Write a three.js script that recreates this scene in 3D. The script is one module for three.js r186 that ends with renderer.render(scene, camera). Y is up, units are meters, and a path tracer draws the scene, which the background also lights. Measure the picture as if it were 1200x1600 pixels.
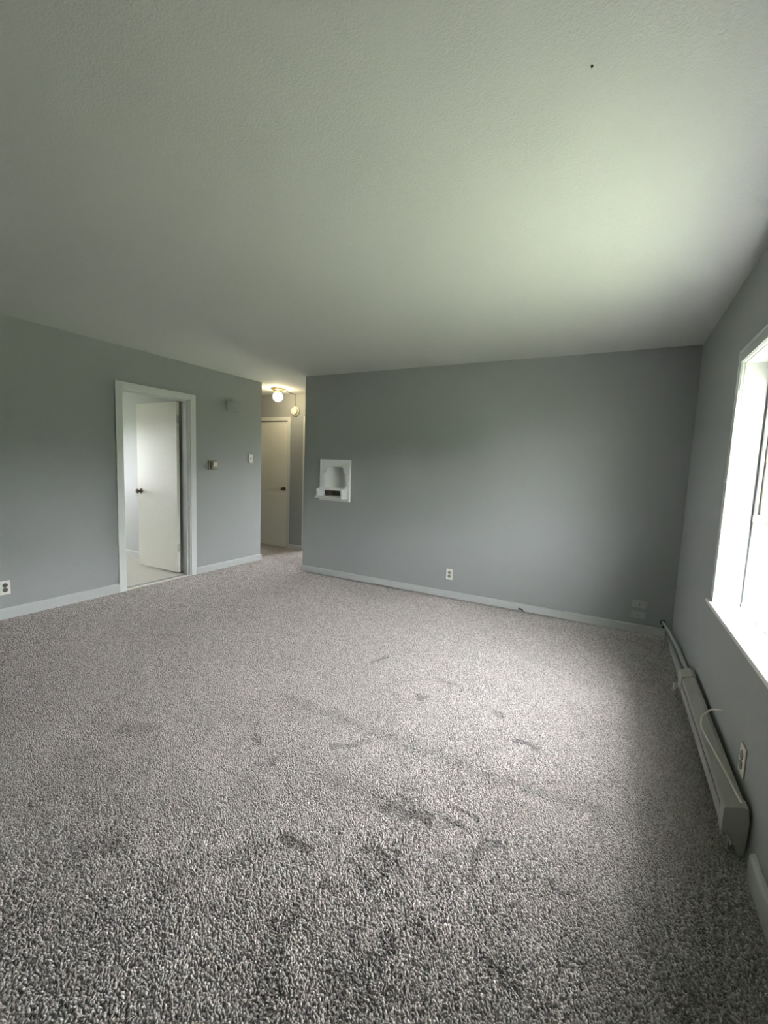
import * as THREE from 'three';
import { RoundedBoxGeometry } from 'three/addons/geometries/RoundedBoxGeometry.js';
import { mergeGeometries, toCreasedNormals, mergeVertices } from 'three/addons/utils/BufferGeometryUtils.js';
import { ImprovedNoise } from 'three/addons/math/ImprovedNoise.js';

// ------------------------------------------------------------------ camera, sky, exposure
const scene = new THREE.Scene();
const renderer = new THREE.WebGLRenderer({ antialias: true });
renderer.toneMapping = THREE.LinearToneMapping;
renderer.toneMappingExposure = 5.3;
renderer.shadowMap.enabled = true;
renderer.shadowMap.type = THREE.PCFSoftShadowMap;

const FOCAL = 675.17, PITCH = 0.1032, YAW = 0.4888, ROLL = 0.0389;
const camera = new THREE.PerspectiveCamera(2 * Math.atan(800 / FOCAL) * 180 / Math.PI, 0.75, 0.05, 200);
const EYE = new THREE.Vector3(4.3407, 1.3636, 4.3525);
const camF = new THREE.Vector3(-Math.sin(YAW) * Math.cos(PITCH), -Math.sin(PITCH), -Math.cos(YAW) * Math.cos(PITCH));
const camR0 = new THREE.Vector3(Math.cos(YAW), 0, -Math.sin(YAW)), camU0 = camR0.clone().cross(camF);
const camR = camR0.clone().multiplyScalar(Math.cos(ROLL)).addScaledVector(camU0, Math.sin(ROLL));
const camU = camU0.clone().multiplyScalar(Math.cos(ROLL)).addScaledVector(camR0, -Math.sin(ROLL));
camera.position.copy(EYE);
camera.quaternion.setFromRotationMatrix(new THREE.Matrix4().makeBasis(camR, camU, camF.clone().negate()));
scene.add(camera);
function floorAt(px, py) {                              // a pixel of the photograph -> the point of the carpet it shows
  const d = camF.clone().addScaledVector(camR, (px - 600) / FOCAL).addScaledVector(camU, -(py - 800) / FOCAL);
  const t = -EYE.y / d.y;
  return [EYE.x + d.x * t, EYE.z + d.z * t];
}
scene.background = new THREE.Color().setRGB(9.8, 10.0, 10.3);   // evenly bright overcast sky

// ------------------------------------------------------------------ numbers and textures
let seed = 20240611;
const rnd = () => { seed = (seed + 0x6D2B79F5) | 0; let t = Math.imul(seed ^ (seed >>> 15), 1 | seed); t = (t + Math.imul(t ^ (t >>> 7), 61 | t)) ^ t; return ((t ^ (t >>> 14)) >>> 0) / 4294967296; };
const noise = new ImprovedNoise();
const H = 2.44, XR = 4.865, ZF = 5.3, T = 0.12, TB = 0.17;
const XB = 0.861, ZL = -0.138, ZH = -1.03;              // left end of back wall, far end of left wall, far wall of hall

function dataTexture(n, fill, srgb) {
  const a = new Uint8Array(n * n * 4);
  fill(a, n);
  const t = new THREE.DataTexture(a, n, n, THREE.RGBAFormat);
  t.wrapS = t.wrapT = THREE.RepeatWrapping; t.magFilter = THREE.LinearFilter; t.minFilter = THREE.LinearMipmapLinearFilter; t.generateMipmaps = true;
  if (srgb) t.colorSpace = THREE.SRGBColorSpace;
  t.needsUpdate = true;
  return t;
}
// roller stipple of wall paint, one tile = 0.5 m
const stipple = dataTexture(512, (a, n) => {
  const h = new Float32Array(n * n);
  for (let k = 0; k < 15000; k++) {
    const cx = rnd() * n, cy = rnd() * n, r = 1.5 + rnd() * 4, v = rnd();
    for (let y = -6; y <= 6; y++) for (let x = -6; x <= 6; x++) {
      const d = Math.hypot(x, y) / r; if (d >= 1) continue;
      const i = (((cy + y) | 0) + n) % n * n + (((cx + x) | 0) + n) % n;
      h[i] = Math.max(h[i], (1 - d * d) * v);
    }
  }
  for (let i = 0; i < n * n; i++) { const v = 70 + 160 * h[i]; a[4 * i] = a[4 * i + 1] = a[4 * i + 2] = v; a[4 * i + 3] = 255; }
});
stipple.repeat.set(2, 2);
// carpet yarn: colour and height of twisted pile tips, one tile = 1.6 m
const CN = 2048, cHeight = new Float32Array(CN * CN), cTone = new Float32Array(CN * CN);
for (let k = 0; k < 90000; k++) {
  const cx = rnd() * CN, cy = rnd() * CN, ang = rnd() * Math.PI, L = 4 + rnd() * 6, W = 2.0 + rnd() * 1.8, top = 0.35 + 0.65 * rnd(), tone = rnd();
  const ca = Math.cos(ang), sa = Math.sin(ang), R = Math.ceil(L);
  for (let y = -R; y <= R; y++) for (let x = -R; x <= R; x++) {
    const u = (x * ca + y * sa) / L, v = (-x * sa + y * ca) / W, d = u * u + v * v;
    if (d >= 1) continue;
    const i = ((cy + y + CN) | 0) % CN * CN + ((cx + x + CN) | 0) % CN, z = top * Math.sqrt(1 - d);
    if (z > cHeight[i]) { cHeight[i] = z; cTone[i] = tone; }
  }
}
const carpetColor = dataTexture(CN, (a, n) => {
  for (let i = 0; i < n * n; i++) {
    const t = cTone[i], s = 0.62 + 0.38 * Math.pow(t, 0.8);
    a[4 * i] = 205 * s; a[4 * i + 1] = 199 * s; a[4 * i + 2] = 193 * s; a[4 * i + 3] = 255;
  }
}, true);
const carpetBump = dataTexture(CN, (a, n) => { for (let i = 0; i < n * n; i++) { a[4 * i] = a[4 * i + 1] = a[4 * i + 2] = 255 * cHeight[i]; a[4 * i + 3] = 255; } });
for (const t of [carpetColor, carpetBump]) t.repeat.set(1 / 1.6, 1 / 1.6);

const std = (r, g, b, rough, more = {}) => new THREE.MeshStandardMaterial({ color: new THREE.Color().setRGB(r, g, b), roughness: rough, metalness: 0, ...more });
const M = {
  wall: std(0.315, 0.33, 0.322, 0.7, { bumpMap: stipple, bumpScale: 0.0006 }),
  ceiling: std(0.60, 0.612, 0.59, 0.85, { bumpMap: stipple, bumpScale: 0.0009 }),
  trim: std(0.62, 0.64, 0.62, 0.4),
  baseboard: std(0.46, 0.48, 0.47, 0.45),
  white: std(0.76, 0.77, 0.76, 0.35),
  door: std(0.74, 0.73, 0.66, 0.4),
  kitchenWall: std(0.52, 0.53, 0.52, 0.6, { bumpMap: stipple, bumpScale: 0.0005 }),
  vinylFloor: std(0.56, 0.53, 0.46, 0.35),
  carpet: new THREE.MeshStandardMaterial({ map: carpetColor, bumpMap: carpetBump, bumpScale: 0.004, roughness: 1, vertexColors: true }),
  pile: new THREE.MeshStandardMaterial({ color: 0xffffff, roughness: 1, vertexColors: true }),
  subfloor: std(0.3, 0.28, 0.25, 0.9),
  bronze: std(0.10, 0.075, 0.05, 0.3, { metalness: 0.9 }),
  steel: std(0.55, 0.54, 0.5, 0.35, { metalness: 0.9 }),
  brass: std(0.72, 0.58, 0.30, 0.3, { metalness: 0.85 }),
  ivory: std(0.66, 0.64, 0.55, 0.4),
  plate: std(0.74, 0.74, 0.70, 0.35),
  beige: std(0.30, 0.285, 0.22, 0.45),
  paintedPlate: std(0.40, 0.415, 0.40, 0.5),
  slotShade: std(0.07, 0.055, 0.04, 0.9),  // near-black lining colour, stands in for shade inside the niche slot
  dark: std(0.02, 0.02, 0.02, 0.6),
  socket: std(0.12, 0.10, 0.07, 0.5),
  heater: std(0.36, 0.35, 0.32, 0.45),
  pipe: std(0.36, 0.37, 0.35, 0.5),
  vinyl: std(0.80, 0.80, 0.78, 0.35),
  sash: std(0.55, 0.52, 0.45, 0.4),
  cable: std(0.70, 0.68, 0.60, 0.45),
  wire: std(0.16, 0.14, 0.10, 0.6),
  glass: new THREE.MeshPhysicalMaterial({ color: 0xffffff, transmission: 1, thickness: 0, roughness: 0.02, ior: 1.5 }),
  lawn: std(0.20, 0.225, 0.14, 1),
  leaf: std(0.07, 0.12, 0.04, 0.9),
  bark: std(0.12, 0.09, 0.06, 0.95),
  siding: std(0.5, 0.5, 0.48, 0.7),
};

// ------------------------------------------------------------------ building helpers
const used = {};
const numbered = (n) => { const k = used[n] = (used[n] ?? -1) + 1; return k ? n + '_' + String(k).padStart(3, '0') : n; };
function metreUV(g) {
  g = g.index ? g.toNonIndexed() : g;
  const p = g.attributes.position, n = g.attributes.normal, uv = new Float32Array(p.count * 2);
  for (let i = 0; i < p.count; i++) {
    const ax = Math.abs(n.getX(i)), ay = Math.abs(n.getY(i)), az = Math.abs(n.getZ(i));
    const [u, v] = ay >= ax && ay >= az ? [p.getX(i), p.getZ(i)] : ax >= az ? [p.getZ(i), p.getY(i)] : [p.getX(i), p.getY(i)];
    uv[2 * i] = u; uv[2 * i + 1] = v;
  }
  g.setAttribute('uv', new THREE.BufferAttribute(uv, 2));
  return g;
}
function box(x0, x1, y0, y1, z0, z1, r = 0) {
  const w = x1 - x0, h = y1 - y0, d = z1 - z0;
  const g = r > 0 ? new RoundedBoxGeometry(w, h, d, 2, Math.min(r, w / 2.01, h / 2.01, d / 2.01)) : new THREE.BoxGeometry(w, h, d);
  g.translate((x0 + x1) / 2, (y0 + y1) / 2, (z0 + z1) / 2);
  return g;
}
const cyl = (r0, r1, h, seg = 24) => new THREE.CylinderGeometry(r0, r1, h, seg);
const tube = (pts, r, seg = 40, rs = 10) => new THREE.TubeGeometry(new THREE.CatmullRomCurve3(pts.map((p) => new THREE.Vector3(...p)), false, 'catmullrom', 0.2), seg, r, rs, false);
function mesh(name, geos, mat, parent) {
  const list = (Array.isArray(geos) ? geos : [geos]).map((g) => metreUV(g)).map((g) => { for (const k of Object.keys(g.attributes)) if (!['position', 'normal', 'uv'].includes(k)) g.deleteAttribute(k); return g; });
  const m = new THREE.Mesh(list.length > 1 ? mergeGeometries(list) : list[0], mat);
  m.name = parent === scene || !parent ? numbered(name) : name;
  m.castShadow = m.receiveShadow = true;
  (parent ?? scene).add(m);
  return m;
}
function thing(name, label, category, pos = [0, 0, 0], group) {
  const g = new THREE.Group(); g.name = numbered(name); g.position.set(...pos); scene.add(g);
  g.userData = { label, category }; if (group) g.userData.group = group;
  return g;
}
function tag(o, label, category, group) { Object.assign(o.userData, { label, category }); if (group) o.userData.group = group; return o; }
function structure(o, label, category) { Object.assign(o.userData, { kind: 'structure', label, category }); return o; }
function structGroup(name, label, category) { const g = new THREE.Group(); g.name = name; scene.add(g); return structure(g, label, category); }
// a wall with openings: along 'x' (plane at z) or 'z' (plane at x); a0..a1 along, thickness t0..t1 across, holes [a0,a1,y0,y1]
function wallGeo(axis, a0, a1, t0, t1, holes = [], y0 = 0, y1 = H) {
  const s = new THREE.Shape([new THREE.Vector2(a0, y0), new THREE.Vector2(a1, y0), new THREE.Vector2(a1, y1), new THREE.Vector2(a0, y1)]);
  for (const [b0, b1, c0, c1] of holes) s.holes.push(new THREE.Path([new THREE.Vector2(b0, c0), new THREE.Vector2(b0, c1), new THREE.Vector2(b1, c1), new THREE.Vector2(b1, c0)]));
  const g = new THREE.ExtrudeGeometry(s, { depth: t1 - t0, bevelEnabled: false });
  if (axis === 'x') g.translate(0, 0, t0);
  else { g.rotateY(-Math.PI / 2); g.translate(t1, 0, 0); }     // shape x -> world z, extrusion -> -x
  return g;
}

// ------------------------------------------------------------------ the setting: floors, ceiling, walls
const DK = { z0: 1.0, z1: 1.76, top: 2.03 };                     // kitchen doorway in the left wall
const W1 = { z0: 1.55, z1: 2.75, y0: 0.715, y1: 1.95 };          // living room window in the right wall
const DB = { x0: 0.085, x1: 0.845, top: 2.03 };                  // bedroom doorway in the far hall wall
const D1 = { x0: -1.06, x1: -0.30, top: 2.035 };                 // closed door in the far hall wall
const KX = -3.1, KZ0 = 0.8, KZ1 = 3.4;                            // kitchen
const BZ = -3.0, BX0 = -1.2, BX1 = 2.6;                           // bedroom

// marks that feet and the vacuum left in the pile
const marks = [   // pixel polyline, width in metres, strength
  [[443, 1087, 505, 1112, 567, 1135, 620, 1156, 677, 1178, 760, 1208, 850, 1240], .045, .24], [[500, 1207, 560, 1232, 610, 1256, 663, 1277], .04, .28], [[600, 1261, 640, 1268, 667, 1280], .03, .6],
  [[702, 1261, 724, 1268, 746, 1281], .014, .75], [[692, 1278, 714, 1288, 733, 1300], .016, .75], [[786, 1320, 760, 1316, 745, 1330, 738, 1352, 734, 1372], .02, .65], [[442, 1308, 460, 1316, 480, 1330], .03, .65],
  [[566, 1330, 584, 1326, 600, 1338, 606, 1356, 590, 1372, 572, 1386], .018, .7], [[546, 1345, 560, 1362, 570, 1385], .018, .55], [[620, 1330, 612, 1352, 633, 1368], .014, .55], [[504, 1380, 520, 1392], .016, .6],
  [[857, 1372, 864, 1388, 878, 1396, 889, 1392], .012, .6], [[546, 1455, 550, 1478, 566, 1500, 588, 1503, 604, 1486, 608, 1462], .016, .65], [[750, 1497, 776, 1518, 792, 1536, 806, 1553], .022, .7], [[540, 1520, 528, 1552, 524, 1590], .035, .6],
  [[560, 1530, 566, 1570], .03, .5], [[592, 1526, 602, 1550], .012, .6], [[432, 1450, 416, 1500, 412, 1560, 404, 1600], .04, .5], [[460, 1424, 440, 1448], .02, .55], [[240, 1392, 262, 1380], .03, .4],
  [[583, 1034, 598, 1028, 606, 1026], .02, .5], [[652, 1084, 656, 1092, 668, 1088], .02, .65], [[684, 1060, 700, 1066, 716, 1072], .02, .45], [[806, 1158, 824, 1160, 838, 1168], .025, .55], [[774, 1112, 782, 1118], .03, .45],
  [[398, 1148, 404, 1162], .025, .45], [[400, 1195, 424, 1192, 440, 1180], .025, .4], [[520, 1166, 545, 1164, 566, 1160], .025, .45], [[120, 1330, 180, 1318], .05, .25],
  [[860, 1240, 930, 1266], .05, .3], [[190, 1140, 240, 1136], .05, .25], [[630, 1245, 640, 1258], .02, .4], [[690, 1342, 702, 1330], .012, .35], [[330, 1350, 390, 1330], .05, .28], [[640, 1440, 664, 1462], .03, .28], [[780, 1430, 840, 1462], .03, .22],
].map(([p, w, s], id) => { const q = []; for (let i = 0; i < p.length; i += 2) q.push(floorAt(p[i], p[i + 1])); const xs = q.map((a) => a[0]), zs = q.map((a) => a[1]); return { q, w, s, id, box: [Math.min(...xs) - 2 * w, Math.max(...xs) + 2 * w, Math.min(...zs) - 2 * w, Math.max(...zs) + 2 * w] }; });
function trodden(x, z) {
  let k = 0;
  for (const m of marks) {
    if (x < m.box[0] || x > m.box[1] || z < m.box[2] || z > m.box[3]) continue;
    let d = 9;
    for (let i = 0; i + 1 < m.q.length; i++) {
      const [ax, az] = m.q[i], [bx, bz] = m.q[i + 1], ux = bx - ax, uz = bz - az, t = Math.min(1, Math.max(0, ((x - ax) * ux + (z - az) * uz) / (ux * ux + uz * uz)));
      d = Math.min(d, Math.hypot(x - ax - t * ux, z - az - t * uz));
    }
    d = d / m.w + 0.7 * noise.noise(x * 26, z * 26, m.id * 3.1) + 0.5 * noise.noise(x * 80, z * 80, m.id * 2.3);
    if (d < 1) k = Math.max(k, 1.6 * m.s * Math.min(1, (1 - d) * 2.5));
  }
  const stripe = x * 0.93 - z < -0.78 + .03 * noise.noise(x * 5, z * 5, 2.2) ? .26 * Math.min(1, Math.max(0, (z - 2.7) / .8)) : 0;      // the pile left of the last vacuum stripe lies the other way
  const broad = 0.5 + 0.5 * noise.noise(x * 1.7, z * 1.7, 3.3) + 0.5 * noise.noise(x * 7, z * 7, 8.1) + 0.5 * noise.noise(x * 24, z * 24, 4.1);
  return Math.min(1, k + stripe + 0.16 * Math.max(0, broad));
}
function carpetPlane(x0, x1, z0, z1, step) {
  const nx = Math.max(1, Math.round((x1 - x0) / step)), nz = Math.max(1, Math.round((z1 - z0) / step));
  const g = new THREE.PlaneGeometry(x1 - x0, z1 - z0, nx, nz).rotateX(-Math.PI / 2).translate((x0 + x1) / 2, 0, (z0 + z1) / 2);
  const p = g.attributes.position, c = new Float32Array(p.count * 3), uv = g.attributes.uv;
  for (let i = 0; i < p.count; i++) {
    const x = p.getX(i), z = p.getZ(i), k = trodden(x, z);
    p.setY(i, -0.010);
    const s = 1 - 0.3 * k; c[3 * i] = s; c[3 * i + 1] = s; c[3 * i + 2] = s;
    uv.setXY(i, x, z);
  }
  g.setAttribute('color', new THREE.BufferAttribute(c, 3));
  g.computeVertexNormals();
  return g;
}
function carpetMesh(geo, parent) { const m = new THREE.Mesh(geo, M.carpet); m.name = 'carpet'; m.receiveShadow = m.castShadow = true; parent.add(m); return m; }
const floor = structGroup('floor', 'grey beige cut-pile carpet of the living room with foot marks', 'floor');
mesh('subfloor', box(-0.02, XR, -0.2, -0.015, ZL, ZF), M.subfloor, floor);
carpetMesh(carpetPlane(-0.02, XR, ZL, ZF, 0.05), floor);
// the pile itself: twisted yarn tufts, finer and more detailed close to where one stands
const otherCells = [];                                         // cells outside the picture: filled with copies of one patch
function tuftMaker() {
  const P = [], N = [], C = [], I = [];
  const tuft = (x, z, w, h, lx, lz, tone) => {
    const b = P.length / 3, a0 = rnd() * 6.283, put = (px, py, pz, nx, ny, nz) => {
      const l = Math.hypot(nx, ny, nz); P.push(px, py, pz); N.push(nx / l, ny / l, nz / l); C.push(0.52 * tone, 0.482 * tone, 0.457 * tone);
    };
    const ring = (f, y, r, ny) => { for (let k = 0; k < 3; k++) { const a = a0 + f * 1.6 + k * 2.0944, c = Math.cos(a), s = Math.sin(a); put(x + lx * f * f + c * r, y, z + lz * f * f + s * r, c, ny, s); } };
    ring(0, -0.010, w * .8, 0.1); ring(.75, -0.010 + h * .76, w * 1.08, 0.5); put(x + lx, -0.010 + h, z + lz, lx * 60, 1, lz * 60);
    for (let k = 0; k < 3; k++) { const n = (k + 1) % 3; I.push(b + k, b + 3 + k, b + n, b + n, b + 3 + k, b + 3 + n, b + 3 + k, b + 6, b + 3 + n); }
  };
  const geometry = () => {
    const g = new THREE.BufferGeometry();
    g.setAttribute('position', new THREE.Float32BufferAttribute(P, 3)); g.setAttribute('normal', new THREE.Float32BufferAttribute(N, 3)); g.setAttribute('color', new THREE.Float32BufferAttribute(C, 3));
    g.setIndex(I); return g;
  };
  return { tuft, geometry, I };
}
function grow(tm, x, z, step) {
  const k = trodden(x, z), nap = 6.283 * noise.noise(x * 9, z * 9, 1.7), len = (0.0035 + 0.004 * rnd()) * (1 + k), a = nap * .6 + rnd() * 5;
  tm.tuft(x, z, step * (.46 + .24 * rnd()), (0.0095 + 0.0045 * rnd()) * (1 - .45 * k), Math.cos(a) * len, Math.sin(a) * len, (0.66 + 0.6 * rnd()) * (1 - .44 * k));
}
function pileGeometry() {
  const tm = tuftMaker();
  for (let cz = ZH; cz < ZF - .05; cz += 0.1) for (let cx = cz < ZL ? -1.1 : 0; cx < (cz < -TB ? 1.05 : XR); cx += 0.1) {
    if (cx > XB && cz > -.19 && cz < -.01) continue;
    const dist = Math.hypot(cx - EYE.x, cz - EYE.z), d = new THREE.Vector3(cx + .05 - EYE.x, -EYE.y, cz + .05 - EYE.z), q = d.dot(camF);
    if (q < 0.3 || Math.abs(d.dot(camR) / q) > 600 / FOCAL + .12 || d.dot(camU) / q < -800 / FOCAL - .12) { otherCells.push([cx, cz]); continue; }
    const step = 0.0063 + 0.0022 * Math.min(2.6, Math.max(0, dist - 2.4)), n = Math.round(0.1 / step);
    for (let j = 0; j < n; j++) for (let i = 0; i < n; i++) {
      const x = cx + (i + rnd()) * 0.1 / n, z = cz + (j + rnd()) * 0.1 / n; if (x > XR - .006 || z > ZF) continue;
      if (x > XB - .01 && z < .006 && z > -TB) continue;
      grow(tm, x, z, 0.1 / n);
    }
  }
  console.log('pile triangles', tm.I.length / 3, 'other cells', otherCells.length);
  return tm.geometry();
}
{
  const m = new THREE.Mesh(pileGeometry(), M.pile); m.name = 'carpet_pile'; m.userData.kind = 'stuff'; m.castShadow = m.receiveShadow = true; floor.add(m);
  const tm = tuftMaker(); for (let j = 0; j < 14; j++) for (let i = 0; i < 14; i++) grow(tm, (i + rnd()) / 140, (j + rnd()) / 140, 0.1 / 14);
  const patches = new THREE.InstancedMesh(tm.geometry().translate(-.05, 0, -.05), M.pile, otherCells.length), mx = new THREE.Matrix4();
  otherCells.forEach(([x, z], i) => patches.setMatrixAt(i, mx.makeRotationY(Math.floor(rnd() * 4) * Math.PI / 2).setPosition(x + .05, 0, z + .05)));
  patches.name = 'carpet_pile'; patches.userData.kind = 'stuff'; patches.castShadow = patches.receiveShadow = true; floor.add(patches);
}
const hallFloor = structGroup('floor_hall', 'grey beige carpet of the hall and bedroom behind', 'floor');
mesh('subfloor', box(BX0, BX1, -0.2, -0.015, BZ, ZL), M.subfloor, hallFloor);
carpetMesh(carpetPlane(BX0, BX1, BZ, ZL, 0.08), hallFloor);
structure(mesh('floor_kitchen', box(KX, -0.02, -0.2, 0, KZ0, KZ1), M.vinylFloor), 'smooth cream vinyl floor behind the white slab door', 'floor');
structure(mesh('ceiling', box(KX - T, XR + T, H, H + 0.2, BZ - T, ZF + T), M.ceiling), 'off-white painted ceiling over the empty room', 'ceiling');

structure(mesh('wall_left', wallGeo('z', ZL, ZF, -T, 0, [[DK.z0 - .02, DK.z1 + .02, -0.001, DK.top + .02]].map(([a, b, , d]) => [a, b, 0.0001, d])), M.wall), 'grey painted wall around the kitchen doorway', 'wall');
structure(mesh('wall_back', wallGeo('x', XB, XR, -TB, 0, [[1.175, 1.51, 0.972, 1.372]]), M.wall), 'grey painted wall holding the white telephone niche', 'wall');
structure(mesh('wall_right', wallGeo('z', -T, ZF, XR, XR + T, [[W1.z0 - .02, W1.z1 + .02, W1.y0 - .03, W1.y1 + .02]], -0.2, H), M.wall), 'grey painted wall around the window', 'wall');
structure(mesh('wall_front', box(-T, XR + T, -0.2, H, ZF, ZF + T), M.wall), 'grey painted wall opposite the telephone niche', 'wall');
structure(mesh('wall_hall_far', wallGeo('x', BX0, 1.1, ZH - T, ZH, [[DB.x0 - .02, DB.x1 + .02, 0.0001, DB.top + .02], [D1.x0 - .02, D1.x1 + .02, 0.0001, D1.top + .02]]), M.wall), 'hall wall behind the globe lamp', 'wall');
structure(mesh('wall_hall_left', box(BX0, -T, 0, H, ZL, ZL + T), M.wall), 'hall wall behind the kitchen', 'wall');
structure(mesh('wall_hall_end', box(BX0 - T, BX0, 0, H, BZ, ZL + T), M.wall), 'end wall of the hall', 'wall');
structure(mesh('wall_hall_right', box(1.1, 1.1 + T, 0, H, ZH, -TB), M.wall), 'hall wall beside the bedroom door', 'wall');
structure(mesh('wall_bedroom_side', box(BX1, BX1 + T, -0.2, H, BZ, ZH), M.wall), 'bedroom side wall', 'wall');
structure(mesh('wall_bedroom_near', box(1.1, BX1, 0, H, ZH - T, ZH), M.wall), 'bedroom wall next to the hall', 'wall');
const BW = { x0: -0.1, x1: 1.3, y0: 0.5, y1: 1.75 };
structure(mesh('wall_added_partition', box(-0.22, -0.12, 0, H, BZ, ZH - T), M.wall), 'unseen partition added to keep bedroom light from the closed hall door', 'wall');  // added out of view so the space behind the closed door stays dark
structure(mesh('wall_bedroom_far', wallGeo('x', BX0, BX1, BZ - T, BZ, [[BW.x0, BW.x1, BW.y0, BW.y1]], -0.2, H), M.wall), 'bedroom outer wall with window', 'wall');
structure(mesh('wall_kitchen_far', box(KX, -T, 0, H, KZ0 - T, KZ0), M.kitchenWall), 'white kitchen wall behind the open slab door', 'wall');
structure(mesh('wall_kitchen_near', box(KX, -T, 0, H, KZ1, KZ1 + T), M.kitchenWall), 'white kitchen wall out of sight', 'wall');
const KW = { z0: 1.35, z1: 2.2, y0: 1.0, y1: 1.8 };
structure(mesh('wall_kitchen_outer', wallGeo('z', KZ0 - T, KZ1 + T, KX - T, KX, [[KW.z0, KW.z1, KW.y0, KW.y1]], -0.2, H), M.kitchenWall), 'white kitchen outer wall with window', 'wall');
structure(mesh('wall_kitchen_added_block', box(-0.72, -T - .022, 0, H, KZ0, 0.918), M.kitchenWall), 'unseen block added behind the open slab door to darken the hinge gap', 'wall');  // added unseen to cut the light leaking into the gap at the hinges
// kitchen side of the left wall is white
structure(mesh('wall_kitchen_inner', wallGeo('z', KZ0, KZ1, -T - 0.006, -T, [[DK.z0 - .02, DK.z1 + .02, 0.0001, DK.top + .02]]), M.kitchenWall), 'white kitchen side of the wall with the doorway', 'wall');

// baseboards: a profile swept along
function skirting(name, label, along, a0, a1, at, face, h, t, mat) {         // face +1/-1: the side it is proud to
  const s = new THREE.Shape(); s.moveTo(0, 0.0); s.lineTo(t, 0); s.lineTo(t, h * 0.80); s.quadraticCurveTo(t, h * 0.93, t * 0.45, h * 0.97); s.quadraticCurveTo(t * 0.2, h, 0, h); s.lineTo(0, 0);
  const g = new THREE.ExtrudeGeometry(s, { depth: a1 - a0, bevelEnabled: false, curveSegments: 6 });
  if (along === 'x') { g.rotateY(-Math.PI / 2); if (face < 0) { g.rotateY(Math.PI); g.translate(a0, 0, at); } else g.translate(a1, 0, at); }
  else { if (face < 0) { g.rotateY(Math.PI); g.translate(at, 0, a1); } else g.translate(at, 0, a0); }
  return structure(mesh(name, g, mat), label, 'baseboard');
}
skirting('baseboard_left', 'grey painted baseboard running under the left outlet', 'z', 1.832, ZF, 0, 1, 0.092, 0.014, M.baseboard);
skirting('baseboard_left_far', 'short grey painted baseboard under the light switch', 'z', ZL - 0.014, 0.918, 0, 1, 0.082, 0.014, M.baseboard);
skirting('baseboard_back', 'light grey baseboard along the wall with the niche', 'x', XB, XR, 0, 1, 0.07, 0.016, M.baseboard);
skirting('baseboard_right', 'light grey baseboard beside the heater', 'z', 2.54, ZF, XR, -1, 0.1, 0.016, M.baseboard);
skirting('baseboard_hall', 'narrow baseboard between the two hall doors', 'x', -0.235, 0.015, ZH, 1, 0.07, 0.012, M.trim);
skirting('baseboard_kitchen', 'white baseboard of the kitchen wall', 'x', KX, -0.72, KZ0, 1, 0.09, 0.014, M.trim);
skirting('baseboard_hall_corner', 'baseboard wrapping the wall end toward the hall', 'x', -0.6, 0.014, ZL, -1, 0.082, 0.014, M.baseboard);

// ------------------------------------------------------------------ door frames and doors
function frameX(name, label, z0, z1, top, x0, x1, cw, sides) {                 // doorway in a wall across x
  const g = structGroup(name, label, 'door frame');
  mesh('jamb', box(x0, x1, 0, top, z0 - .02, z0), M.trim, g); mesh('jamb', box(x0, x1, 0, top, z1, z1 + .02), M.trim, g);
  mesh('head_jamb', box(x0, x1, top, top + .02, z0 - .02, z1 + .02), M.trim, g);
  for (const [a, b] of sides) {
    const back = b < -0.05 ? .03 : .005;                                       // the kitchen side stands further back from the hinges
    mesh('casing', box(a, b, 0, top + cw, z0 - cw - .005, z0 - back, .003), M.trim, g);
    mesh('casing', box(a, b, 0, top + cw, z1 + .005, z1 + cw + .005, .003), M.trim, g);
    mesh('head_casing', box(a, b, top + .005, top + cw, z0 - .005, z1 + .005, .003), M.trim, g);
  }
  return g;
}
const kf = frameX('trim_1', 'off-white door frame of the kitchen doorway', DK.z0, DK.z1, DK.top, -T - .006, 0, 0.07, [[0, 0.017], [-T - .022, -T - .006]]);
mesh('door_stop', [box(-0.075, -0.04, 0, DK.top, DK.z0, DK.z0 + .012, .002), box(-0.075, -0.04, 0, DK.top, DK.z1 - .012, DK.z1, .002), box(-0.075, -0.04, DK.top - .012, DK.top, DK.z0, DK.z1, .002)], M.trim, kf);
mesh('threshold', box(-0.045, 0.0, -0.005, 0.007, DK.z0, DK.z1, .003), M.ivory, kf);

function knob(parent, pos, dir, mat) {                                           // round knob with rose, axis dir (unit vector)
  const prof = [[0, 0], [.031, 0], [.032, .004], [.026, .008], [.012, .012], [.011, .030], [.020, .036], [.027, .045], [.028, .054], [.022, .062], [.010, .066], [0, .067]].map(([x, y]) => new THREE.Vector2(x, y));
  const k = mesh('knob', new THREE.LatheGeometry(prof, 24), mat, parent);
  k.position.set(...pos); k.quaternion.setFromUnitVectors(new THREE.Vector3(0, 1, 0), new THREE.Vector3(...dir));
  return k;
}
const kd = structGroup('door_1', 'cream slab door swung open into the kitchen', 'door');
kd.position.set(-0.165, 0, 1.008);
const leaf1 = mesh('leaf', box(-0.75, 0, 0.022, 2.018, 0, 0.036, .002), M.door, kd);
for (const y of [0.32, 1.82]) {
  const h = mesh('hinge', [box(-0.002, 0.002, y - .045, y + .045, 0.004, 0.034), box(0.0, 0.03, y - .045, y + .045, -0.004, 0), new THREE.CylinderGeometry(.006, .006, .092, 10).translate(0.006, y, 0.037)], M.steel, kd);
}
knob(kd, [-0.68, 0.955, 0.036], [0, 0, 1], M.bronze); knob(kd, [-0.68, 0.955, 0], [0, 0, -1], M.bronze);
mesh('latch_plate', box(-0.7515, -0.7495, 0.93, 0.985, 0.008, 0.028), M.steel, kd);
kd.rotation.y = 0.0;

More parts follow.
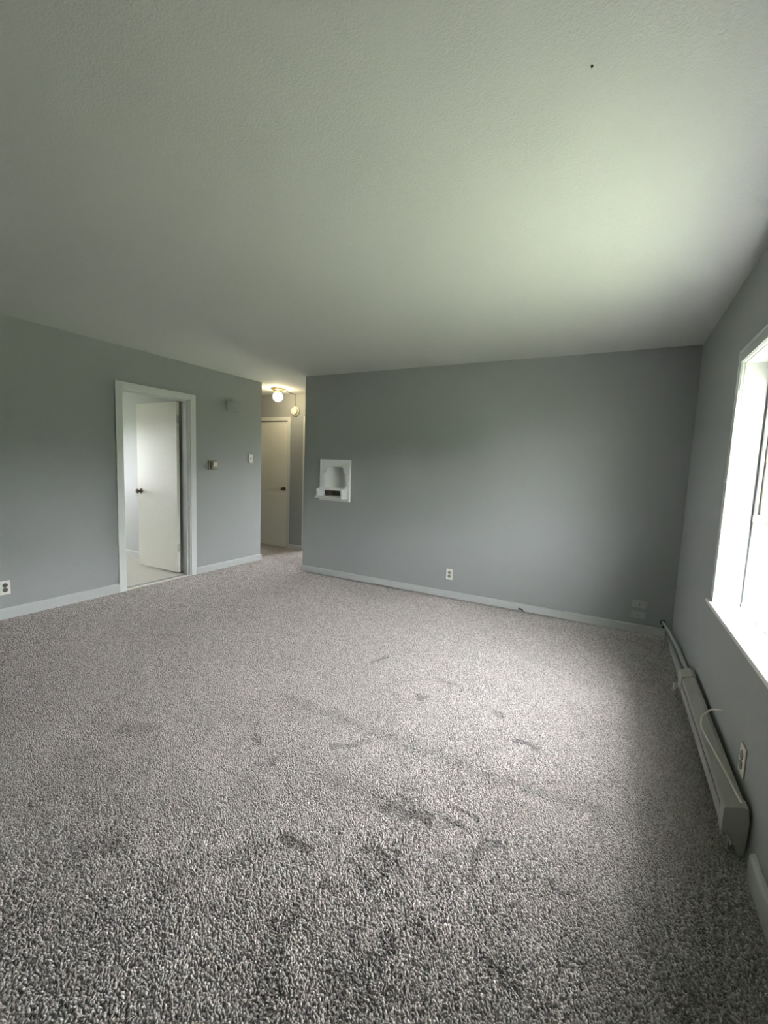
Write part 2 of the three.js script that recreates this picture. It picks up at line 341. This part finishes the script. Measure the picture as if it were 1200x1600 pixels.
function frameZ(name, label, x0, x1, top, z0, z1, cw, zc0, zc1) {
  const g = structGroup(name, label, 'door frame');
  mesh('jamb', box(x0 - .02, x0, 0, top, z0, z1), M.trim, g); mesh('jamb', box(x1, x1 + .02, 0, top, z0, z1), M.trim, g);
  mesh('head_jamb', box(x0 - .02, x1 + .02, top, top + .02, z0, z1), M.trim, g);
  mesh('casing', box(x0 - cw, x0 - .004, 0, top + cw, zc0, zc1, .003), M.trim, g);
  mesh('casing', box(x1 + .004, x1 + cw, 0, top + cw, zc0, zc1, .003), M.trim, g);
  mesh('head_casing', box(x0 - .004, x1 + .004, top + .004, top + cw, zc0, zc1, .003), M.trim, g);
  return g;
}
frameZ('trim_2', 'off-white frame of the closed hall door', D1.x0, D1.x1, D1.top, ZH - T, ZH, 0.06, ZH, ZH + .016);
frameZ('trim_3', 'off-white frame of the open bedroom doorway', DB.x0, DB.x1, DB.top, ZH - T, ZH, 0.065, ZH, ZH + .016);
const hd = structGroup('door_2', 'closed cream slab door under the globe lamp', 'door');
mesh('leaf', box(D1.x0 + .004, D1.x1 - .004, 0.003, D1.top - .004, ZH - .05, ZH - .014, .002), M.door, hd);
knob(hd, [D1.x1 - .07, 0.955, ZH - .014], [0, 0, 1], M.bronze);

// ------------------------------------------------------------------ the window
const wf = structGroup('window_1', 'white double-hung window with its lower sash raised', 'window');
{
  const { z0, z1, y0, y1 } = W1, X1 = 4.957;
  // inner lining
  mesh('jamb_lining', box(XR - .002, X1, y0, y1, z0 - .02, z0), M.white, wf);
  mesh('jamb_lining', box(XR - .002, X1, y0, y1, z1, z1 + .02), M.white, wf);
  mesh('head_lining', box(XR - .002, X1, y1, y1 + .02, z0 - .02, z1 + .02), M.white, wf);
  // casing with a bead on the inner edge
  const cs = (geo, name) => mesh(name, geo, M.trim, wf);
  cs([box(XR - .016, XR, y0, y1 + .075, z0 - .072, z0 - .004, .003), box(XR - .021, XR - .010, y0, y1 + .012, z0 - .022, z0 - .008, .003), box(XR - .020, XR - .010, y0, y1 + .075, z0 - .070, z0 - .056, .003)], 'casing');
  cs([box(XR - .016, XR, y0, y1 + .075, z1 + .004, z1 + .072, .003), box(XR - .021, XR - .010, y0, y1 + .012, z1 + .008, z1 + .022, .003), box(XR - .020, XR - .010, y0, y1 + .075, z1 + .056, z1 + .070, .003)], 'casing');
  cs([box(XR - .016, XR, y1 + .004, y1 + .075, z0 - .004, z1 + .004, .003), box(XR - .021, XR - .010, y1 + .008, y1 + .022, z0 - .02, z1 + .02, .003), box(XR - .020, XR - .010, y1 + .060, y1 + .074, z0 - .06, z1 + .06, .003)], 'head_casing');
  mesh('stool', [box(XR - .034, XR, y0 - .024, y0, z0 - .115, z1 + .115, .006), box(XR - .004, X1 + .02, y0 - .024, y0, z0 - .02, z1 + .02)], M.white, wf);
  // vinyl frame: a gap of 5 mm to the lining reads as the dark joint
  const F0 = X1 + .008, F1 = XR + T + .03;
  for (const [a, s] of [[z0, 1], [z1, -1]]) {
    const q = (u, v) => s > 0 ? [a + u, a + v] : [a - v, a - u];
    mesh('side_frame', [box(F0 + .004, F1, y0, y1, ...q(-.02, .012)), box(F0, F0 + .012, y0, y1, ...q(.005, .034), .002), box(F0 + .042, F0 + .052, y0, y1, ...q(.01, .034), .002), box(F0 + .088, F0 + .10, y0, y1, ...q(.01, .034), .002), box(F0 + .020, F0 + .026, y0, y1, ...q(.01, .02), .001)], M.vinyl, wf);
    mesh('balance_shoe', box(F0 + .016, F0 + .040, y0 + .012, y0 + .09, ...q(.012, .030), .002), M.vinyl, wf);
  }
  mesh('head_frame', box(F0, F1, y1 - .03, y1 + .02, z0, z1), M.vinyl, wf);
  mesh('sill_frame', [box(F0 - .004, F0 + .014, y0 - .02, y0 + .026, z0 + .004, z1 - .004, .003), box(F0, F1 + .03, y0 - .03, y0 + .008, z0, z1, .002), box(F0 + .042, F0 + .052, y0, y0 + .02, z0 + .01, z1 - .01, .002)], M.vinyl, wf);
  // two sashes, the lower one pushed up beside the upper
  const sash = (name, xa, xb, ya, yb) => {
    const s = mesh(name, [box(xa, xb, ya, yb, z0 + .014, z0 + .058, .003), box(xa, xb, ya, yb, z1 - .058, z1 - .014, .003), box(xa, xb, yb - .045, yb, z0 + .056, z1 - .056, .003), box(xa, xb, ya, ya + .05, z0 + .056, z1 - .056, .003)], M.sash, wf);
    mesh('pane', box((xa + xb) / 2 - .002, (xa + xb) / 2 + .002, ya + .045, yb - .04, z0 + .054, z1 - .054), M.glass, s);
    return s;
  };
  const ym = 1.155;
  const low = sash('lower_sash', F0 + .014, F0 + .040, ym, y1 - .035);
  mesh('lift_rail', box(F0 - .006, F0 + .016, ym + .004, ym + .046, z0 + .018, z1 - .018, .008), M.vinyl, low);
  sash('upper_sash', F0 + .055, F0 + .085, ym + .11, y1 - .03);
}
// plain windows that light the kitchen and the bedroom
{
  const k = structGroup('window_2', 'kitchen window out of sight', 'window');
  const { z0, z1, y0, y1 } = KW, x0 = KX - T, x1 = KX - .04;
  mesh('frame', [box(x0, x1, y0, y1, z0, z0 + .05), box(x0, x1, y0, y1, z1 - .05, z1), box(x0, x1, y1 - .05, y1, z0, z1), box(x0, x1, y0, y0 + .05, z0, z1), box(x0, x1, (y0 + y1) / 2 - .02, (y0 + y1) / 2 + .02, z0, z1)], M.vinyl, k);
  const b = structGroup('window_3', 'bedroom window out of sight', 'window');
  const w = BW;
  mesh('frame', [box(w.x0, w.x0 + .05, w.y0, w.y1, BZ - T, BZ - .04), box(w.x1 - .05, w.x1, w.y0, w.y1, BZ - T, BZ - .04), box(w.x0, w.x1, w.y0, w.y0 + .05, BZ - T, BZ - .04), box(w.x0, w.x1, w.y1 - .05, w.y1, BZ - T, BZ - .04), box(w.x0, w.x1, 1.06, 1.09, BZ - T, BZ - .04)], M.vinyl, b);
}

// ------------------------------------------------------------------ outdoors
structure(mesh('ground', box(-60, 60, -0.9, -0.7, -60, 60), M.lawn), 'green lawn outside the window', 'ground');
structure(mesh('wall_foundation', [box(XR, XR + T, -0.7, -0.2, -T, ZF + T)], M.siding), 'foundation below the window wall', 'wall');
function gardenTree(x, z, h, r, label) {
  const t = thing('garden_tree', label, 'tree', [x, -0.7, z], 'trees outside the window');
  mesh('trunk', new THREE.CylinderGeometry(.12, .2, h * .5, 10).translate(0, h * .25, 0), M.bark, t);
  const parts = [];
  for (let k = 0; k < 9; k++) {
    const g = mergeVertices(new THREE.IcosahedronGeometry(r * (.42 + .25 * rnd()), 4)), p = g.attributes.position;
    const a = rnd() * 6.283, q = r * .6 * Math.sqrt(rnd()), oy = h * (.42 + .42 * rnd());
    for (let i = 0; i < p.count; i++) {
      const s = 1 + .35 * noise.noise(p.getX(i) * 2.2 + k * 7, p.getY(i) * 2.2, p.getZ(i) * 2.2) + .2 * noise.noise(p.getX(i) * 6, p.getY(i) * 6 + k, p.getZ(i) * 6);
      p.setXYZ(i, p.getX(i) * s + Math.cos(a) * q, p.getY(i) * s + oy, p.getZ(i) * s + Math.sin(a) * q);
    }
    g.deleteAttribute('uv'); g.computeVertexNormals(); parts.push(g);
  }
  mesh('crown', parts, M.leaf, t);
}
for (const [x, z, h, r, label] of [[34, -14, 5.6, 2.6, 'tall leafy tree farthest along the lawn outside the window'], [33, -4, 4.8, 2.4, 'lower leafy tree in the middle of the lawn edge outside'], [35, 6, 5.4, 2.6, 'leafy tree straight across the lawn from the window']]) gardenTree(x, z, h, r, label);
{ // clipped hedge closing the lawn
  const g = new THREE.BoxGeometry(1.6, 5.2, 90, 4, 12, 260).translate(40, 1.9, 0), p = g.attributes.position;
  for (let i = 0; i < p.count; i++) { const k = .5 * noise.noise(p.getX(i) * 1.3, p.getY(i) * 1.3, p.getZ(i) * 1.3) + .3 * noise.noise(p.getX(i) * .4, 5, p.getZ(i) * .2); p.setXYZ(i, p.getX(i) + k, Math.max(-.7, p.getY(i) + k), p.getZ(i) + k); }
  g.computeVertexNormals();
  tag(mesh('hedge', g, M.leaf), 'long dark green hedge at the far edge of the lawn', 'hedge');
}

// ------------------------------------------------------------------ wall fittings
// duplex outlet: plate, two receptacles with slots. local: plate in xy plane facing +z
function outlet(name, label, pos, rotY, plateMat, socketMat, tilt = 0) {
  const t = thing(name, label, 'outlet', pos, 'electrical outlets'); t.rotation.y = rotY; t.rotation.order = 'YXZ'; t.rotation.z = tilt;
  mesh('cover_plate', box(-.036, .036, -.058, .058, 0, .006, .003), plateMat, t);
  for (const y of [-.0195, .0195]) {
    const s = new THREE.Shape(); s.absarc(0, 0, .0172, 0, Math.PI * 2);
    const r = mesh('receptacle', new THREE.ExtrudeGeometry(s, { depth: .004, bevelEnabled: true, bevelSize: .0008, bevelThickness: .0008, bevelSegments: 1 }).translate(0, y, .005), socketMat, t);
    mesh('slot', [box(-.0075, -.0050, y - .002, y + .007, .0095, .0102), box(.0050, .0075, y - .002, y + .006, .0095, .0102), cyl(.003, .003, .001, 10).rotateX(Math.PI / 2).translate(0, y - .009, .0098)], M.dark, r);
  }
  mesh('screw', cyl(.003, .003, .002, 10).rotateX(Math.PI / 2).translate(0, 0, .0065), M.steel, t);
  return t;
}
const RL = Math.PI / 2, RR = -Math.PI / 2;
outlet('wall_outlet', 'ivory duplex outlet on the wall left of the kitchen doorway', [0, 0.262, 2.756], RL, M.plate, M.socket);
outlet('wall_outlet', 'ivory duplex outlet low on the wall with the telephone niche', [2.85, 0.25, 0], 0, M.plate, M.beige);
outlet('wall_outlet', 'ivory duplex outlet above the baseboard heater', [XR, 0.287, 2.29], RR, M.ivory, M.beige);

{ // painted blank cover plates, lying sideways one above the other
  for (const [y, label, dx] of [[0.252, 'upper grey painted blank cover plate near the room corner', 0], [0.155, 'lower grey painted blank cover plate just above the baseboard', -0.006]]) {
    const t = thing('blank_cover_plate', label, 'cover plate', [4.612 + dx, y, 0], 'painted cover plates'); t.rotation.z = -0.03;
    mesh('plate', [box(-.058, .058, -.034, .034, 0, .010, .004), box(-.050, .050, -.026, .026, .006, .0125, .003)], M.paintedPlate, t);
    mesh('screw', cyl(.004, .004, .002, 10).rotateX(Math.PI / 2).translate(0, 0, .0125), M.dark, t);
  }
}
{ // toggle switch
  const t = thing('light_switch', 'white toggle light switch near the wall end by the hall', 'switch', [0, 1.41, 0.06]); t.rotation.y = RL;
  mesh('cover_plate', box(-.036, .036, -.058, .058, 0, .006, .003), M.plate, t);
  mesh('switch_well', box(-.006, .006, -.013, .013, .0055, .0066), M.dark, t);
  const lv = mesh('toggle', box(-.004, .004, -.005, .005, 0, .018, .0015), M.plate, t); lv.position.set(0, .004, .004); lv.rotation.x = -0.5;
}
{ // thermostat
  const t = thing('thermostat', 'small square beige thermostat beside the kitchen doorway', 'thermostat', [0, 1.305, 0.688]); t.rotation.y = RL;
  mesh('base', box(-.06, .06, -.055, .058, 0, .012, .003), M.beige, t);
  mesh('body', box(-.042, .05, -.046, .050, .012, .040, .005), M.beige, t);
  mesh('face', box(-.018, .042, -.018, .044, .039, .048, .004), M.ivory, t);
  mesh('lever', box(-.01, .004, -.05, -.042, .02, .034, .002), M.dark, t);
}
{ // door chime box
  const t = thing('door_chime', 'grey painted chime box high on the wall between doorway and hall', 'chime', [0, 2.045, 0.368]); t.rotation.y = RL;
  mesh('backplate', box(-.105, .105, -.052, .052, 0, .008, .002), M.wall, t);
  mesh('cover', box(-.112, .112, -.056, .058, .008, .038, .005), M.wall, t);
  mesh('sound_slot', box(-.05, .03, -.0565, -.0555, .02, .034), M.dark, t);
}

// ------------------------------------------------------------------ telephone niche
{
  const cx = 1.343, t = thing('telephone_niche', 'white wooden telephone niche with scalloped opening and projecting shelf', 'niche', [cx, 0.935, 0]);
  const hw = 0.219, oh = 0.158, Y = (y) => y - 0.935;
  // front frame with shaped opening and slot
  const f = new THREE.Shape([[-hw, 0], [hw, 0], [hw, .495], [-hw, .495]].map((p) => new THREE.Vector2(...p)));
  const o = new THREE.Path(); o.moveTo(-oh, Y(1.09)); o.lineTo(-oh, Y(1.27)); o.lineTo(-oh + .012, Y(1.268)); o.quadraticCurveTo(-oh + .03, Y(1.295), -oh + .032, Y(1.315)); o.quadraticCurveTo(-oh + .035, Y(1.342), -oh + .065, Y(1.346));
  o.lineTo(oh - .065, Y(1.346)); o.quadraticCurveTo(oh - .035, Y(1.342), oh - .032, Y(1.315)); o.quadraticCurveTo(oh - .03, Y(1.295), oh - .012, Y(1.268)); o.lineTo(oh, Y(1.27)); o.lineTo(oh, Y(1.09)); o.lineTo(-oh, Y(1.09));
  const sl = new THREE.Path([[-oh, Y(0.99)], [-oh, Y(1.06)], [oh, Y(1.06)], [oh, Y(0.99)]].map((p) => new THREE.Vector2(...p)));
  f.holes.push(o, sl);
  mesh('frame', [new THREE.ExtrudeGeometry(f, { depth: .016, bevelEnabled: true, bevelSize: .002, bevelThickness: .002, bevelSegments: 2, curveSegments: 10 })], M.white, t);
  for (const a of [-hw, hw - .018]) mesh('outer_bead', box(a, a + .018, 0, .495, .016, .026, .005), M.white, t);
  for (const a of [-hw + .030, hw - .042]) mesh('inner_bead', box(a, a + .012, Y(1.13), .465, .016, .024, .004), M.white, t);
  // rounded recess
  const rec = new THREE.CylinderGeometry(oh + .003, oh + .003, Y(1.355) - Y(1.08), 32, 1, true, Math.PI / 2, Math.PI).scale(1, 1, .150 / .161).translate(0, (Y(1.355) + Y(1.08)) / 2, -.002);
  const half = new THREE.Shape(); for (let k = 0; k <= 24; k++) { const a = Math.PI * k / 24; (k ? half.lineTo : half.moveTo).call(half, Math.cos(a) * (oh + .003), Math.sin(a) * .150); }
  const cap = (y, th) => new THREE.ExtrudeGeometry(half, { depth: th, bevelEnabled: false }).rotateX(-Math.PI / 2).translate(0, y, 0);
  mesh('recess', [rec, cap(Y(1.352), .008)], new THREE.MeshStandardMaterial({ color: M.white.color, roughness: .45, side: THREE.DoubleSide }), t);
  mesh('shelf', [cap(Y(1.068), .012), box(-oh - .008, oh + .008, Y(1.063), Y(1.080), -.01, .105, .004)], M.white, t);
  mesh('directory_slot', [box(-oh - .006, -oh, Y(.98), Y(1.068), -.155, 0), box(oh, oh + .006, Y(.98), Y(1.068), -.155, 0), box(-oh, oh, Y(.98), Y(1.068), -.160, -.154)], M.slotShade, t);  // slot lining painted dark in place of shade
  const br = new THREE.Shape(); br.moveTo(0, 0); br.lineTo(.128, 0); br.quadraticCurveTo(.112, .03, .118, .055); br.quadraticCurveTo(.124, .075, .118, .092); br.lineTo(.085, .098); br.quadraticCurveTo(.045, .104, .035, .125); br.quadraticCurveTo(.025, .14, .0, .142); br.lineTo(0, 0);
  for (const s of [-1, 1]) {
    const g = new THREE.ExtrudeGeometry(br, { depth: .018, bevelEnabled: true, bevelSize: .0015, bevelThickness: .0015, bevelSegments: 1, curveSegments: 8 }).rotateY(-Math.PI / 2).translate(s > 0 ? oh + .026 : -oh - .006, Y(.984), .016);
    mesh('bracket', g, M.white, t);
  }
  mesh('bottom_shelf', [box(-oh - .04, oh + .04, Y(.968), Y(.986), .014, .150, .005), box(-oh - .006, oh + .006, Y(.974), Y(.986), -.158, .02)], M.white, t);
  mesh('lower_rail', [box(-oh, oh, .006, .016, .016, .024, .003), box(-oh, oh, .020, .028, .016, .022, .003)], M.white, t);
}
{ // stub of cut cable at the baseboard
  const t = tag(mesh('cable_stub', [tube([[3.60, .018, .016], [3.606, .030, .035], [3.62, .026, .048], [3.636, .014, .044], [3.64, .006, .03]], .006, 20, 8), tube([[3.585, .012, .017], [3.592, .02, .03], [3.602, .012, .04]], .004, 12, 6)], M.dark), 'black cable stub poking out at the foot of the baseboard', 'cable');
}

// ------------------------------------------------------------------ baseboard heater and pipes
{
  const Z0 = 1.30, Z1 = 2.48, t = thing('baseboard_heater', 'long grey metal baseboard heater below the window', 'heater', [0, 0, 0]);
  const ex = (pts, z0, z1, bev = 0) => { const s = new THREE.Shape(pts.map((p) => new THREE.Vector2(...p))); return new THREE.ExtrudeGeometry(s, { depth: z1 - z0, bevelEnabled: bev > 0, bevelSize: bev, bevelThickness: bev, bevelSegments: 1 }).translate(0, 0, z0); };
  mesh('top_cover', ex([[4.786, .158], [4.789, .158], [4.789, .186], [4.832, .204], [4.846, .203], [4.846, .206], [4.831, .208], [4.786, .189]], Z0, Z1 - .012), M.heater, t);
  mesh('front_panel', ex([[4.784, .100], [4.784, .140], [4.788, .143], [4.790, .140], [4.788, .104], [4.806, .088], [4.804, .085]], Z0, Z1 - .012), M.heater, t);
  mesh('back_panel', ex([[4.840, .035], [4.845, .035], [4.845, .19], [4.840, .19]], Z0, Z1 - .012), M.heater, t);
  mesh('fin_core', [box(4.795, 4.838, .075, .135, Z0 + .05, Z1 - .06)], M.dark, t);
  mesh('lower_pan', ex([[4.815, .045], [4.842, .043], [4.842, .049], [4.818, .052]], Z0, Z1 - .014), M.heater, t);
  const cap = [[4.782, .098], [4.782, .187], [4.786, .193], [4.832, .212], [4.848, .209], [4.856, .160], [4.852, .032], [4.832, .034], [4.826, .058], [4.808, .094], [4.798, .100]];
  mesh('end_cap', ex(cap, Z1 - .05, Z1, .0015), M.heater, t);
  mesh('end_cap', ex(cap, Z0 - .09, Z0 + .03, .0015), M.heater, t);
  for (const z of [1.45, 1.9, 2.35]) mesh('wall_bracket', box(4.843, XR, .06, .16, z - .015, z + .015), M.heater, t);
  for (const z of [Z0 + .02, Z1 - .09]) mesh('foot', box(4.820, 4.85, -.01, .045, z, z + .03), M.heater, t);
  const k = mesh('valve_knob', [cyl(.02, .023, .012, 20).rotateZ(Math.PI / 2).translate(4.762, .088, 1.235), cyl(.01, .01, .02, 12).rotateZ(Math.PI / 2).translate(4.774, .088, 1.235)], M.plate, t);
}
{
  const p1 = thing('heating_pipe', 'thin upper heating pipe running from the corner hole to the heater', 'pipe', [0, 0, 0]);
  mesh('pipe_run', tube([[4.797, .122, -.02], [4.800, .124, .02], [4.822, .128, .25], [4.838, .132, .6], [4.842, .132, 1.0], [4.838, .13, 1.225]], .013, 60, 12), M.pipe, p1);
  mesh('escutcheon', new THREE.TorusGeometry(.017, .005, 8, 20).translate(4.797, .124, .003), M.dark, p1);
  const p2 = thing('heating_pipe', 'thick lower heating pipe lying along the baseboard to the heater', 'pipe', [0, 0, 0]);
  mesh('pipe_run', tube([[4.838, .045, 0.02], [4.838, .047, .3], [4.832, .055, .7], [4.82, .075, 1.225]], .021, 50, 14), M.pipe, p2);
  tag(mesh('wall_hole_disc', cyl(.009, .009, .012, 12).rotateX(Math.PI / 2).translate(4.803, .085, .002)), 'small dark plug standing in for a shaded hole below the pipe hole', 'disc').material = M.dark;  // black disc carries the dark of a small hole in its colour
}
tag(mesh('white_cable', tube([[XR + .01, .300, 1.925], [4.85, .303, 1.915], [4.825, .275, 1.88], [4.800, .222, 1.86], [4.792, .199, 1.92], [4.800, .2, 2.02], [4.815, .2055, 2.2], [4.829, .2115, 2.4], [4.834, .214, 2.46]], .004, 80, 8), M.cable), 'thin white cable leaving the wall and lying on the heater top', 'cable');

// ------------------------------------------------------------------ hall: globe lamp, wire, smoke detector
{
  const t = thing('ceiling_lamp', 'glowing white globe bulb in a brass ceiling holder', 'lamp', [-0.095, H, -0.56]);
  mesh('holder', new THREE.LatheGeometry([[0, 0], [.100, 0], [.102, -.006], [.086, -.022], [.062, -.034], [.060, -.05], [.052, -.058], [0, -.058]].map((p) => new THREE.Vector2(...p)).reverse(), 36), M.brass, t);
  const bulb = mesh('bulb', new THREE.SphereGeometry(.072, 32, 20).translate(0, -.118, 0), new THREE.MeshStandardMaterial({ color: 0xffffff, roughness: .4, emissive: new THREE.Color().setRGB(1, .93, .74), emissiveIntensity: 0.8 }), t);
  const l = new THREE.PointLight(new THREE.Color().setRGB(1, .82, .5), 0.18); l.position.set(0, -.118, 0); l.castShadow = true; l.shadow.radius = 3.4; l.shadow.mapSize.set(1024, 1024); t.add(l);
}
tag(mesh('lamp_wire', tube([[-0.02, H - .006, -0.60], [-0.12, H - .006, -0.8], [-0.17, H - .006, -1.0], [-0.150, H - .008, ZH + .008], [-0.150, H - .06, ZH + .006], [-0.150, 2.252, ZH + .006]], .004, 80, 6), M.wire), 'thin dark wire from the globe lamp to the smoke detector', 'wire');
{
  const t = thing('smoke_detector', 'round cream smoke detector on the hall wall above the doors', 'smoke detector', [-0.15, 2.174, ZH]);
  const lathe = (pts) => new THREE.LatheGeometry(pts.map((p) => new THREE.Vector2(...p)), 36).rotateX(Math.PI / 2);
  mesh('base', lathe([[0, 0], [.074, 0], [.076, .004], [.076, .018], [.070, .022], [0, .022]]), M.ivory, t);
  mesh('housing', lathe([[0, .020], [.058, .020], [.060, .028], [.058, .044], [.050, .052], [.02, .056], [0, .056]]), M.ivory, t);
  mesh('test_button', cyl(.012, .012, .008, 16).rotateX(Math.PI / 2).translate(.02, -.02, .056), M.plate, t);
}
tag(mesh('ceiling_speck', cyl(.0032, .0032, .003, 10).translate(4.194, H - .0015, 3.003), M.dark), 'tiny dark nail head in the ceiling', 'nail');

renderer.render(scene, camera);
